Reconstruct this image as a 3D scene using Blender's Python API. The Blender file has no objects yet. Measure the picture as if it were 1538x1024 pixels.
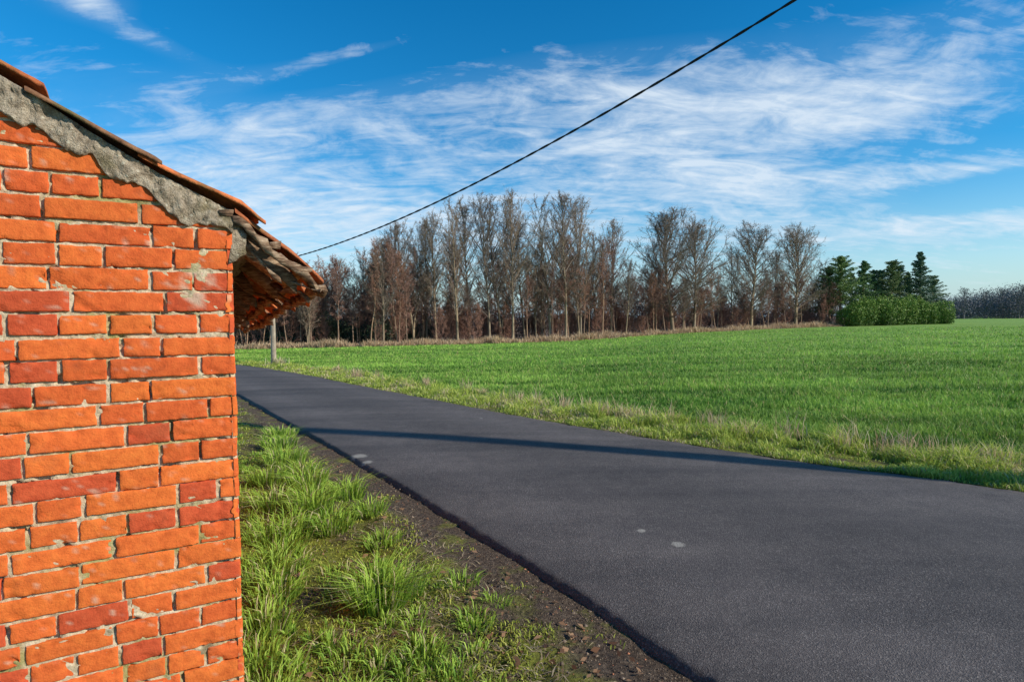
import bpy, math, random
import numpy as np
from mathutils import Vector, Matrix, Quaternion
random.seed(7); rng=np.random.default_rng(7)
scene=bpy.context.scene
COL=scene.collection

# ------------------------------------------------------------ helpers
def make_mesh(name,V,T=None,Q=None,col=None,mat=None,smooth=False,mats=None):
    V=np.asarray(V,dtype=np.float32).reshape(-1,3)
    me=bpy.data.meshes.new(name)
    T=np.zeros((0,3),np.int32) if T is None or len(T)==0 else np.asarray(T,dtype=np.int32).reshape(-1,3)
    Q=np.zeros((0,4),np.int32) if Q is None or len(Q)==0 else np.asarray(Q,dtype=np.int32).reshape(-1,4)
    loops=np.concatenate([T.ravel(),Q.ravel()])
    nt,nq=len(T),len(Q)
    starts=np.concatenate([np.arange(nt)*3, nt*3+np.arange(nq)*4]).astype(np.int32)
    me.vertices.add(len(V)); me.vertices.foreach_set("co",V.ravel())
    me.loops.add(len(loops)); me.loops.foreach_set("vertex_index",loops.astype(np.int32))
    me.polygons.add(nt+nq); me.polygons.foreach_set("loop_start",starts)
    if smooth: me.polygons.foreach_set("use_smooth",np.ones(nt+nq,dtype=bool))
    me.update(calc_edges=True); me.validate()
    if col is not None:
        c=np.ones((len(V),4),np.float32); c[:,:3]=col
        at=me.color_attributes.new("tint",'FLOAT_COLOR','POINT'); at.data.foreach_set("color",c.ravel())
    if mat: me.materials.append(mat)
    return me
def add_obj(name,me,parent=None,label=None,cat=None,kind=None,group=None,loc=None):
    o=bpy.data.objects.new(name,me); COL.objects.link(o)
    if loc is not None: o.location=loc
    if parent: o.parent=parent
    if label: o["label"]=label
    if cat: o["category"]=cat
    if kind: o["kind"]=kind
    if group: o["group"]=group
    return o
def vnoise(x,y,seed=0):
    x=np.asarray(x,float); y=np.asarray(y,float)
    xi=np.floor(x).astype(np.int64); yi=np.floor(y).astype(np.int64)
    fx=x-xi; fy=y-yi; fx=fx*fx*(3-2*fx); fy=fy*fy*(3-2*fy)
    def h(a,b):
        n=(a*374761393+b*668265263+seed*1442695041)&0xffffffff
        n=((n^(n>>13))*1274126177)&0xffffffff
        n=n^(n>>16)
        return (n&0xffff)/65535.0
    return (h(xi,yi)*(1-fx)+h(xi+1,yi)*fx)*(1-fy)+(h(xi,yi+1)*(1-fx)+h(xi+1,yi+1)*fx)*fy
def fbm(x,y,seed=0,o=4):
    s=0;a=.5;t=0
    for i in range(o):
        s=s+a*vnoise(x*2**i,y*2**i,seed+i*17); t+=a; a*=.5
    return s/t
def grid_quads(nr,nc,off=0):
    i=np.arange(nr-1)[:,None]*nc+np.arange(nc-1)[None,:]
    i=i.ravel()+off
    return np.stack([i,i+1,i+nc+1,i+nc],1)

class MB:
    def __init__(s): s.v=[];s.t=[];s.q=[]
    def tube(s,pts,rad,n=6,cap=True):
        base=len(s.v); m=len(pts)
        for k,p in enumerate(pts):
            d=(pts[min(k+1,m-1)]-pts[max(k-1,0)])
            if d.length<1e-9: d=Vector((0,0,1))
            d.normalize()
            up=Vector((0,0,1)) if abs(d.z)<.9 else Vector((1,0,0))
            a=d.cross(up).normalized(); b=d.cross(a)
            for j in range(n):
                an=2*math.pi*j/n
                s.v.append(p+(a*math.cos(an)+b*math.sin(an))*rad[k])
        for k in range(m-1):
            for j in range(n):
                j2=(j+1)%n
                s.q.append((base+k*n+j,base+k*n+j2,base+(k+1)*n+j2,base+(k+1)*n+j))
        if cap and n>=3:
            for e in (0,m-1):
                c=len(s.v); s.v.append(pts[e].copy())
                for j in range(n):
                    s.t.append((c,base+e*n+j,base+e*n+(j+1)%n))
    def twig(s,p,d,l,w):
        r=Vector((random.uniform(-1,1),random.uniform(-1,1),random.uniform(-1,1)))
        a=d.cross(r)
        if a.length<1e-6:return
        a.normalize(); b=len(s.v)
        s.v+= [p-a*w*.5,p+a*w*.5,p+d*l]
        s.t.append((b,b+1,b+2))
    def mesh(s,name,mat,smooth=False,col=None):
        return make_mesh(name,[tuple(v) for v in s.v],s.t,s.q,col=col,mat=mat,smooth=smooth)

# ------------------------------------------------------------ node helpers
def new_mat(name,rough=.8):
    m=bpy.data.materials.new(name); m.use_nodes=True
    nt=m.node_tree; b=nt.nodes["Principled BSDF"]; b.inputs["Roughness"].default_value=rough
    b.inputs["Specular IOR Level"].default_value=.25
    return m,nt,b
def N(nt,t,**k):
    n=nt.nodes.new(t)
    for a,v in k.items(): setattr(n,a,v)
    return n
def L(nt,a,b): nt.links.new(a,b)
def val(nt,x,sock):
    if isinstance(x,(int,float)): sock.default_value=x
    else: L(nt,x,sock)
def M(nt,op,a,b=0,c=0,clamp=False):
    n=N(nt,"ShaderNodeMath",operation=op); n.use_clamp=clamp
    val(nt,a,n.inputs[0]); val(nt,b,n.inputs[1]); val(nt,c,n.inputs[2]); return n.outputs[0]
def noise(nt,vec,scale,detail=4,rough=.55,dist=0):
    n=N(nt,"ShaderNodeTexNoise"); n.inputs["Scale"].default_value=scale; n.inputs["Detail"].default_value=detail
    n.inputs["Roughness"].default_value=rough; n.inputs["Distortion"].default_value=dist
    if vec is not None: L(nt,vec,n.inputs["Vector"])
    return n.outputs["Fac"]
def ramp(nt,f,stops):
    n=N(nt,"ShaderNodeValToRGB"); e=n.color_ramp.elements
    while len(e)<len(stops): e.new(.5)
    for i,(p,c) in enumerate(stops):
        e[i].position=p; e[i].color=(c[0],c[1],c[2],1) if not isinstance(c,(int,float)) else (c,c,c,1)
    L(nt,f,n.inputs[0]); return n.outputs[0]
def mix(nt,f,a,b,mode='MIX'):
    n=N(nt,"ShaderNodeMix",data_type='RGBA',blend_type=mode)
    val(nt,f,n.inputs[0])
    for x,s in ((a,n.inputs[6]),(b,n.inputs[7])):
        if isinstance(x,tuple): s.default_value=(x[0],x[1],x[2],1)
        else: L(nt,x,s)
    return n.outputs[2]
def bump(nt,b,h,strength=.5,dist=.01):
    n=N(nt,"ShaderNodeBump"); n.inputs["Strength"].default_value=strength; n.inputs["Distance"].default_value=dist
    L(nt,h,n.inputs["Height"]); L(nt,n.outputs[0],b.inputs["Normal"])
def objco(nt): return N(nt,"ShaderNodeTexCoord").outputs["Object"]
def tint(nt): 
    n=N(nt,"ShaderNodeAttribute"); n.attribute_name="tint"; return n.outputs["Color"]

# ------------------------------------------------------------ terrain
def drop(X,Y):
    X=np.asarray(X,float);Y=np.asarray(Y,float)
    u=X/np.maximum(Y,8)
    k=np.interp(u,[-.5,-.26,-.08,.1,.3,.5,.74],[.028,.024,.022,.019,.008,.003,0])
    Yc=np.minimum(Y,120)
    return -k*.5*((Yc-8)+np.sqrt((Yc-8)**2+9))
Lp=[(5.5,-5),(3.6,-2),(2.1,.3),(.797,2.51),(.13,3.576),(-1.45,5.93),(-3.1,8.31),(-6.45,13.3),(-9.8,17.9),(-15.9,25.5),(-26,36),(-60,64)]
Rp=[(13,-2.6),(9.0,.8),(6.6,3.1),(4.5,5.0),(3.33,5.92),(1.4,7.85),(-.35,9.95),(-4.1,15.1),(-7.3,19.7),(-13.5,27.5),(-24,38.5),(-58,66.5)]
def cr(P,sub):
    P=np.array(P,float); P=np.vstack([2*P[0]-P[1],P,2*P[-1]-P[-2]]); out=[]
    for i in range(1,len(P)-2):
        for t in np.arange(sub)/sub:
            p0,p1,p2,p3=P[i-1:i+3]
            out.append(.5*((2*p1)+(-p0+p2)*t+(2*p0-5*p1+4*p2-p3)*t*t+(-p0+3*p1-3*p2+p3)*t**3))
    out.append(P[-2]); return np.array(out)
SUB=28
Le=cr(Lp,SUB); Re=cr(Rp,SUB)
Ce=(Le+Re)/2; We=np.linalg.norm(Re-Le,axis=1)/2; Ne=(Re-Le)/(2*We[:,None])
def road_co(X,Y):
    X=np.asarray(X,float).ravel();Y=np.asarray(Y,float).ravel()
    dl=np.empty(len(X));dr=np.empty(len(X))
    for s in range(0,len(X),20000):
        x=X[s:s+20000];y=Y[s:s+20000]
        d=(x[:,None]-Ce[None,:,0])**2+(y[:,None]-Ce[None,:,1])**2
        i=d.argmin(1)
        lat=(x-Ce[i,0])*Ne[i,0]+(y-Ce[i,1])*Ne[i,1]
        dl[s:s+20000]=-lat-We[i]; dr[s:s+20000]=lat-We[i]
    return dl,dr
def woodedge(u): return np.interp(u,[-1,-.268,-.08,.1,.3,.5,.74,.765],[57,59,62,66,75,90,101,700])
def smooth(a,b,x):
    t=np.clip((x-a)/(b-a),0,1); return t*t*(3-2*t)
def gheight(X,Y):
    sh=np.shape(X); X=np.ravel(X).astype(float);Y=np.ravel(Y).astype(float)
    z=drop(X,Y); dl,dr=road_co(X,Y)
    near=np.clip(1-Y/30,0,1)
    lump=(fbm(X*3,Y*3,3)-.5)*.10+(fbm(X*14,Y*14,9)-.5)*.045
    left=smooth(0.05,.6,dl)
    zl=-.004+.055*left+lump*(.25+.75*left)
    zr=.02+lump*.4*near
    out=np.where(dl>dr,zl,zr)
    out=np.where((dl<.0)&(dr<-.0),-.06,out)
    return (z+out).reshape(sh),dl.reshape(sh),dr.reshape(sh)
def axis(fine0,fine1,step,lo,hi,g=1.09):
    a=list(np.arange(fine0,fine1,step)); s=step
    while a[-1]<hi: s*=g; a.append(a[-1]+s)
    b=[];s=step;p=a[0]
    while p>lo: s*=g; p-=s; b.append(p)
    return np.array(b[::-1]+a)
xs=axis(-3.2,4.2,.035,-900,1500); ys=axis(1.2,8.5,.035,-60,2500)
GX,GY=np.meshgrid(xs,ys)
GZ,DL,DR=gheight(GX,GY)
GU=GX/np.maximum(GY,1)
wood=smooth(-1,1.5,GY-woodedge(GU)+(fbm(GX*.3,GY*.3,5)-.5)*4)
wood=np.where(GY<20,0,wood)
soil=np.where(DL>DR,1-smooth(.32,.8,DL+(fbm(GX*4,GY*4,21)-.5)*.75),0)
field=np.where(DR>DL,smooth(.7,1.2,DR),0)
field=np.where((DL>DR)&(DL>6),1,field)
V=np.stack([GX.ravel(),GY.ravel(),GZ.ravel()],1)
ground_m,nt,b=new_mat("ground_soil_and_grass",.95)
co=objco(nt); at=tint(nt); sp=N(nt,"ShaderNodeSeparateColor"); L(nt,at,sp.inputs[0])
n1=noise(nt,co,3,6); n2=noise(nt,co,40,6,.7); n3=noise(nt,co,.12,5)
mp=N(nt,"ShaderNodeMapping"); mp.inputs["Rotation"].default_value=(0,0,math.radians(8)); mp.inputs["Scale"].default_value=(.05,.9,1); L(nt,co,mp.inputs[0])
n4=noise(nt,mp.outputs[0],1.3,4,.6)
soilc=ramp(nt,n2,[(.3,(.03,.02,.013)),(.5,(.10,.068,.044)),(.75,(.25,.185,.125))])
mossc=ramp(nt,n2,[(.3,(.08,.085,.012)),(.55,(.23,.24,.03)),(.8,(.44,.42,.08))])
mossmask=ramp(nt,n1,[(.38,0.0),(.52,1.0)])
vergec=mix(nt,mossmask,soilc,mossc)
soilmix=mix(nt,ramp(nt,n1,[(.53,0.0),(.64,.75)]),soilc,mossc)
fieldc=ramp(nt,n2,[(.25,(.07,.16,.022)),(.5,(.15,.29,.04)),(.8,(.27,.42,.08))])
fieldc=mix(nt,.55,fieldc,ramp(nt,n4,[(.35,(.10,.21,.03)),(.6,(.30,.44,.07))]))
fieldc=mix(nt,ramp(nt,n3,[(.45,0.0),(.7,.5)]),fieldc,(.33,.44,.085))
woodc=ramp(nt,n2,[(.3,(.10,.065,.04)),(.7,(.28,.18,.11))])
c=mix(nt,sp.outputs[0],vergec,soilmix); c=mix(nt,sp.outputs[1],c,fieldc); c=mix(nt,sp.outputs[2],c,woodc)
L(nt,c,b.inputs["Base Color"]); bump(nt,b,n2,1.0,.04)
me=make_mesh("ground",V,Q=grid_quads(len(ys),len(xs)),col=np.stack([soil.ravel(),field.ravel(),wood.ravel()],1),mat=ground_m,smooth=True)
add_obj("ground",me,kind="structure",label="grassy farmland ground with muddy roadside verge")

# ------------------------------------------------------------ road
asph,nt,b=new_mat("worn_asphalt",.78)
co=objco(nt)
vor=N(nt,"ShaderNodeTexVoronoi"); vor.inputs["Scale"].default_value=150; L(nt,co,vor.inputs["Vector"])
sc=N(nt,"ShaderNodeSeparateColor"); L(nt,vor.outputs["Color"],sc.inputs[0])
agg=ramp(nt,sc.outputs[0],[(0.0,(.042,.035,.032)),(.5,(.098,.083,.075)),(.88,(.17,.146,.13)),(1.0,(.33,.29,.25))])
big=noise(nt,co,1.1,6,.6); fine=noise(nt,co,260,3,.7)
c=mix(nt,ramp(nt,big,[(.35,.0),(.7,.4)]),agg,(.14,.12,.108))
c=mix(nt,.42,c,ramp(nt,fine,[(.3,(.050,.043,.039)),(.7,(.17,.147,.132))]))
lat=tint(nt); ls=N(nt,"ShaderNodeSeparateColor"); L(nt,lat,ls.inputs[0])
trk=ramp(nt,ls.outputs[0],[(0,.80),(.18,1.12),(.30,.95),(.5,.80),(.68,.98),(.80,1.14),(1.0,.85)])
c=mix(nt,.8,c,trk,'MULTIPLY')
mpr=N(nt,"ShaderNodeMapping"); mpr.inputs["Rotation"].default_value=(0,0,math.radians(-50)); mpr.inputs["Scale"].default_value=(.12,1.6,1); L(nt,co,mpr.inputs[0])
streak=noise(nt,mpr.outputs[0],1.0,4,.55)
c=mix(nt,1.0,c,ramp(nt,streak,[(.3,(.74,.74,.75)),(.7,(1.32,1.29,1.26))]),'MULTIPLY')
c=mix(nt,1.0,c,ramp(nt,noise(nt,co,5,6,.65),[(.3,(.84,.84,.85)),(.7,(1.14,1.13,1.12))]),'MULTIPLY')
s3=N(nt,"ShaderNodeSeparateXYZ"); L(nt,co,s3.inputs[0])
stain=None; wn=noise(nt,co,26,5,.75)
for (px,py,r) in ((.93,4.08,.055),(1.12,3.82,.08),(-1.79,6.55,.17),(-1.62,6.25,.12),(-.5,9.0,.05)):
    dx=M(nt,'SUBTRACT',s3.outputs[0],px); dy=M(nt,'SUBTRACT',s3.outputs[1],py)
    d=M(nt,'SQRT',M(nt,'ADD',M(nt,'MULTIPLY',dx,dx),M(nt,'MULTIPLY',dy,dy)))
    g=M(nt,'SUBTRACT',1.0,M(nt,'DIVIDE',d,r),clamp=True)
    stain=g if stain is None else M(nt,'MAXIMUM',stain,g)
stm=M(nt,'MULTIPLY',M(nt,'SUBTRACT',M(nt,'ADD',M(nt,'MULTIPLY',stain,.8),wn),.80,clamp=True),5.0,clamp=True)
stm=M(nt,'MULTIPLY',stm,M(nt,'GREATER_THAN',stain,.01))
c=mix(nt,M(nt,'MULTIPLY',stm,.8),c,(.42,.38,.31))
L(nt,c,b.inputs["Base Color"])
hh=M(nt,'ADD',vor.outputs["Distance"],fine); bump(nt,b,hh,.8,.006)
def road_mesh():
    tl=[0]
    for i in range(1,len(Ce)): tl.append(tl[-1]+np.linalg.norm(Ce[i]-Ce[i-1]))
    tl=np.array(tl); s=[0.0]
    while s[-1]<tl[-1]:
        s.append(s[-1]+(.03 if s[-1]<18 else .4))
    s=np.array(s[:-1])
    Li=np.stack([np.interp(s,tl,Le[:,k]) for k in (0,1)],1); Ri=np.stack([np.interp(s,tl,Re[:,k]) for k in (0,1)],1)
    w=np.linalg.norm(Ri-Li,axis=1); n=(Ri-Li)/w[:,None]
    jl=(fbm(s*1.0,s*0+1,31)-.5)*.05+(fbm(s*14,s*0+3,33)-.5)*.028
    jr=(fbm(s*1.5,s*0+1,37)-.5)*.14+(fbm(s*9,s*0+5,39)-.5)*.08
    fr=[-1,-.6,0,.004,.012,.03,.08,.2,.35,.5,.65,.8,.93,1,1.2]
    rows=[];cols=[]
    for f in fr:
        if f==-1: off=jl-.06; z=-.08
        elif f==-.6: off=jl-.022; z=.002
        elif f==1.2: off=w+jr+.02; z=-.10
        else:
            off=jl+f*(w+jr-jl); z=.030 if f==0 else .038+.035*math.sin(math.pi*min(f,1))
            if f==1: z=.028
        P=Li+n*np.reshape(off,(-1,1))
        rough=(fbm(P[:,0]*20,P[:,1]*20,41)-.5)*(.020 if f in (-.6,0,.004) else .003)
        rows.append(np.stack([P[:,0],P[:,1],drop(P[:,0],P[:,1])+z+rough],1))
        cols.append(np.full((len(s),3),min(max(f,0),1)))
    A=np.stack(rows,1)
    return A.reshape(-1,3),grid_quads(len(s),len(fr)),np.stack(cols,1).reshape(-1,3)
V,Q,C=road_mesh()
add_obj("road",make_mesh("road",V,Q=Q[:,::-1],col=C,mat=asph,smooth=True),kind="structure",label="narrow dark asphalt country road")

# ------------------------------------------------------------ grass
def grass_mat(name,trans=.35):
    m,nt,b=new_mat(name,.6); b.inputs["Specular IOR Level"].default_value=.3
    L(nt,tint(nt),b.inputs["Base Color"])
    t=N(nt,"ShaderNodeBsdfTranslucent"); L(nt,tint(nt),t.inputs[0])
    mx=N(nt,"ShaderNodeMixShader"); mx.inputs[0].default_value=trans
    L(nt,b.outputs[0],mx.inputs[1]); L(nt,t.outputs[0],mx.inputs[2])
    L(nt,mx.outputs[0],nt.nodes["Material Output"].inputs[0]); return m
gm=grass_mat("grass_blades")
def blades(P,h,w,lean,colr):
    n=len(P); an=rng.uniform(0,2*math.pi,n); d=np.stack([np.cos(an),np.sin(an)],1)
    fa=rng.uniform(0,math.pi,n); s=np.stack([np.cos(fa),np.sin(fa),0*fa],1)*w[:,None]*.5
    if lean.ndim==2: d=lean; ln=np.ones(n)
    else: ln=lean
    up=np.zeros((n,3)); up[:,2]=h
    off=np.zeros((n,3)); off[:,:2]=d*(ln*h)[:,None]
    a=P-s;b_=P+s; m=P+up*.6+off*.3; c=m-s*.8; e=m+s*.8; t=P+up*np.clip(1-.25*ln[:,None]**2,.3,1)+off
    V=np.stack([a,b_,e,c,t],1).reshape(-1,3)
    i=np.arange(n)*5
    Q=np.stack([i,i+1,i+2,i+3],1); T=np.stack([i+3,i+2,i+4],1)
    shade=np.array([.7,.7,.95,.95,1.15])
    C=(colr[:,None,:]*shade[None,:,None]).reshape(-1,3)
    return V,T,Q,C
def mixc(a,b,t): return np.array(a)[None]*(1-t[:,None])+np.array(b)[None]*t[:,None]
Ru=Re[:,0]/np.maximum(Re[:,1],.5)
ok=Re[:,1]>.9
o=np.argsort(Ru[ok]); Rus=Ru[ok][o]; Rys=Re[ok,1][o]
n=330000
u=rng.uniform(-.6,1.1,n); z0=np.interp(u,Rus,Rys)*1.04
zmax=np.minimum(woodedge(u)-2,75)
v=rng.uniform(0,1,n); y=1/(v*(z0**-.8)+(1-v)*(zmax**-.8))**(1/.8)
x=u*y
dl,dr=road_co(x,y); k=(dr>1.0+ (fbm(x*1.5,y*1.5,61)-.5)*.5)&(rng.random(n)<.45+1.2*(fbm(x*2.2,y*2.2,62)-.25))
x,y=x[k],y[k]; dr=dr[k]; gz,_,_=gheight(x,y)
nn=len(x)
dn=fbm(x*1.6,y*1.6,70); rowmod=fbm(x*.3,y*1.9,71)
rr=x*math.sin(.12)+y*math.cos(.12); rowl=.5+.5*np.sin(rr*2*math.pi/1.7+fbm(x*.2,y*.2,73)*5)
h=(.04+.09*rng.random(nn))*(.2+1.6*dn)*(1+y*.003)
w=.004+.0010*y
c=mixc((.06,.165,.018),(.34,.52,.085),np.clip(rng.random(nn)*.6+rowmod*1.7-.68+.2*rowl+.5*(dn-.5),0,1))
c*= (0.5+1.0*fbm(x*.15,y*.6,72))[:,None]
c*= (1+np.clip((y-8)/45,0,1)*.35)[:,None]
c=np.where((rng.random(nn)<.07)[:,None],np.array([[.5,.43,.17]]),c)
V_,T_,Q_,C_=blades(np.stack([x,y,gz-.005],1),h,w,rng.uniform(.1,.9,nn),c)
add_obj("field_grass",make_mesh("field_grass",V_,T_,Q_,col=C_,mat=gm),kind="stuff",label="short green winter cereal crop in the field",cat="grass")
def along(edge,n,i0,i1,side,d):
    f=rng.uniform(0,1,n); f=i0+(i1-i0)*f
    i=f.astype(int); t=(f-i)[:,None]
    P=edge[i]*(1-t)+edge[i+1]*t
    return P+side*Ne[i]*d[:,None]
nv=130000
P=along(Re,nv,SUB*1,SUB*9,1,rng.beta(1.2,1.4,nv)*1.4-.05)
gz,dl,dr=gheight(P[:,0],P[:,1])
cl=fbm(P[:,0]*3,P[:,1]*3,81)
k=rng.random(nv)<smooth(.25,.55,cl)+.25*(dr>.2)
P=P[k];gz=gz[k];cl=cl[k];dr=dr[k];n_=len(P)
h=(.03+.17*rng.random(n_)**2)*(.1+2.2*np.clip(cl-.25,0,1))*(.45+np.clip(dr,0,.7))*1.15
c=mixc((.24,.36,.035),(.68,.72,.15),np.clip(rng.random(n_)*.7+.7*(cl-.35),0,1)); dry=rng.random(n_)<.10+.4*(fbm(P[:,0]*2,P[:,1]*2,83)>.60); c[dry]=mixc((.52,.38,.18),(.80,.68,.42),rng.random(dry.sum()))
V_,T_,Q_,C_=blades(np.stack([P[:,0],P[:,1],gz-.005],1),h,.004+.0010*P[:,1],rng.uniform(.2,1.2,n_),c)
add_obj("verge_grass",make_mesh("verge_grass",V_,T_,Q_,col=C_,mat=gm),kind="stuff",label="pale yellow-green grass verge beside the road",cat="grass")
cs=along(Re,64,SUB*2,SUB*8,1,rng.uniform(.75,1.35,64)); PP=[];HH=[]
for q in cs:
    m=rng.integers(6,46); PP.append(q+rng.normal(0,.07,(m,2))); HH.append(rng.uniform(.12,.45,m)*rng.uniform(.5,1))
PP=np.vstack(PP);HH=np.concatenate(HH); gz,_,_=gheight(PP[:,0],PP[:,1]); n_=len(PP)
V_,T_,Q_,C_=blades(np.stack([PP[:,0],PP[:,1],gz],1),HH,.004+.0006*PP[:,1],rng.uniform(.1,.7,n_),mixc((.5,.31,.18),(.85,.66,.44),rng.random(n_)))
add_obj("dry_stalks",make_mesh("dry_stalks",V_,T_,Q_,col=C_,mat=gm),kind="stuff",label="dry reddish seed stalks along the field edge",cat="dry grass")
# left verge tufts
CX,CY=-.809,1.657
dout=np.array([.883,.469]); bk=np.array([-.469,.883])
def infoot(P,mar=0):
    a=(P[:,0]-CX)*dout[0]+(P[:,1]-CY)*dout[1]; t=(P[:,0]-CX)*bk[0]+(P[:,1]-CY)*bk[1]
    return (a<mar)&(a>-2.9)&(t>-mar)&(t<4.6)
PP=[];HH=[];CC=[];LN=[]
def tuft(px,py,m,hh,rad,bright):
    r=rad*np.sqrt(rng.random(m)); a=rng.uniform(0,6.283,m)
    q=np.stack([px+r*np.cos(a),py+r*np.sin(a)],1)
    ln=np.stack([np.cos(a),np.sin(a)],1)*(rng.uniform(.15,1.0,m)*(.4+.9*r/rad))[:,None]+rng.normal(0,.2,(m,2))
    PP.append(q);HH.append(hh*rng.uniform(.35,1.1,m));LN.append(ln)
    c=mixc((.13,.28,.02),(.52,.70,.10),np.clip(rng.random(m)*.8+bright,0,1))
    d=rng.random(m)<.12; c[d]=np.array([.62,.53,.28]); CC.append(c)
for (px,py,m,hh,rad) in ((-.74,3.05,560,.30,.13),(-.62,3.2,160,.18,.10),(-1.62,4.5,460,.28,.15),(-1.45,4.9,300,.22,.14),(-1.9,5.2,340,.25,.15),(-2.5,6.2,400,.25,.2),
   (-1.5,3.6,300,.20,.13),(-1.32,3.1,240,.17,.12),(-.42,2.55,150,.11,.10),(-1.15,2.5,240,.16,.12),(-1.0,2.25,220,.14,.11),(-2.1,5.6,300,.22,.16),(-2.9,7.0,300,.22,.2),
   (-.65,2.3,100,.09,.09),(-1.35,4.2,260,.2,.13),(-1.75,4.0,300,.2,.14),(-2.0,4.7,300,.22,.16),(-2.35,5.4,300,.22,.16),(-3.2,7.8,280,.2,.2),(-1.25,2.8,240,.17,.13),(-1.45,3.3,260,.18,.14),(-1.6,4.1,260,.2,.14),(-.2,2.85,110,.10,.09),(-.1,3.1,70,.07,.08),
   (-.3,3.3,90,.09,.09),(-.9,3.9,160,.13,.11),(-1.15,4.5,180,.14,.12)):
    tuft(px,py,m,hh,rad,.14)
for i in range(900):
    s=rng.random(); f=SUB*2.2+s*(SUB*6.2); i_=int(f); d=.42+rng.random()**.7*1.6
    p=Le[i_]-Ne[i_]*d
    if infoot(p[None],.06)[0]: continue
    if fbm(np.array([p[0]*2.1]),np.array([p[1]*2.1]),90)[0]+.36*(d-1.0)<.455: continue
    tuft(p[0],p[1],int(rng.integers(15,80)),rng.uniform(.03,.12)*(.35+.5*d),rng.uniform(.03,.11),rng.uniform(-.1,.3))
m=120000; P=along(Le,m,SUB*2,SUB*9,-1,.10+rng.random(m)**.8*2.2)
k=(~infoot(P,.01)); P=P[k]; dl,dr=road_co(P[:,0],P[:,1])
k=fbm(P[:,0]*3.6,P[:,1]*3.6,91)+.38*np.clip(dl-.66,-.6,.6)+.12*(rng.random(len(P))-.5)>.495; P=P[k]; m=len(P)
PP.append(P);HH.append(rng.uniform(.006,.034,m));LN.append(rng.normal(0,.6,(m,2)));CC.append(mixc((.19,.27,.02),(.66,.65,.12),rng.random(m)))
m=12000; P=along(Le,m,SUB*2,SUB*7,-1,.25+rng.random(m)*1.5); P=P[~infoot(P,.02)]
P=P[fbm(P[:,0]*2.4,P[:,1]*2.4,95)>.46]; m=len(P)
PP.append(P);HH.append(np.full(m,.018));LN.append(rng.normal(0,2.6,(m,2)));CC.append(mixc((.26,.17,.09),(.72,.58,.36),rng.random(m)))
PP=np.vstack(PP);HH=np.concatenate(HH);LN=np.vstack(LN);CC=np.vstack(CC)
gz,dl,dr=gheight(PP[:,0],PP[:,1]); k=(dl>.02)&(~infoot(PP,.0)); PP,HH,LN,CC,gz=PP[k],HH[k],LN[k],CC[k],gz[k]
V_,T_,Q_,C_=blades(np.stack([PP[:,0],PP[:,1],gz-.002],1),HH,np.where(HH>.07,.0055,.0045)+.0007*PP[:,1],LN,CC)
add_obj("verge_tufts",make_mesh("verge_tufts",V_,T_,Q_,col=C_,mat=gm),kind="stuff",label="bright green grass tufts on the muddy verge beside the shed",cat="grass")
stone,nt,b=new_mat("loose_grit",.9); L(nt,tint(nt),b.inputs["Base Color"])
m=24000; P=along(Le,m,SUB*2,SUB*8,-1,rng.random(m)**1.6*1.2-.03); P=P[~infoot(P,.02)]; gz,dl,dr=gheight(P[:,0],P[:,1]); gz=np.where(dl<0.02,drop(P[:,0],P[:,1])+.0,gz); m=len(P)
r=rng.uniform(.002,.006,m)*(1+1.5*(rng.random(m)<.04))
base=np.array([[1,0,0],[0,1,0],[-1,0,0],[0,-1,0],[0,0,.8],[0,0,-.6]])
Vg=np.stack([P[:,0],P[:,1],gz],1)[:,None,:]+base[None]*r[:,None,None]*rng.uniform(.5,1.4,(m,6,1))
tr=np.array([[0,1,4],[1,2,4],[2,3,4],[3,0,4],[1,0,5],[2,1,5],[3,2,5],[0,3,5]])
Tg=(np.arange(m)[:,None,None]*6+tr[None]).reshape(-1,3)
cg=mixc((.06,.042,.028),(.28,.21,.145),rng.random(m)**1.5); orange_bits=rng.random(m)<.03; cg[orange_bits]=np.array([.5,.2,.1])  # a few crumbs coloured orange at random
add_obj("roadside_grit",make_mesh("roadside_grit",Vg.reshape(-1,3),Tg,col=np.repeat(cg,6,0),mat=stone),kind="stuff",label="loose grit and crumbs of soil along the asphalt edge",cat="gravel")
m=1100; P=along(Le,m,SUB*2,SUB*6,-1,.15+rng.random(m)*1.6); P=P[~infoot(P,.03)]; gz,_,_=gheight(P[:,0],P[:,1]); m=len(P)
s=rng.uniform(.008,.028,m); an=rng.uniform(0,6.28,m); ca,sa=np.cos(an)*s,np.sin(an)*s; zz=rng.uniform(-.5,.9,(m,4))*s[:,None]*.6+.012
Vl=np.stack([np.stack([P[:,0]+dx*ca-dy*sa,P[:,1]+dx*sa+dy*ca,gz+zz[:,i]],1) for i,(dx,dy) in enumerate(((-1,0),(0,-.5),(1.1,0),(0,.5)))],1).reshape(-1,3)
cl_=mixc((.2,.09,.04),(.5,.3,.16),rng.random(m))
add_obj("leaf_litter",make_mesh("leaf_litter",Vl,Q=np.arange(m)[:,None]*4+np.arange(4),col=np.repeat(cl_,4,0),mat=gm),kind="stuff",label="scattered brown dead leaves on the verge",cat="dead leaves")

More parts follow.
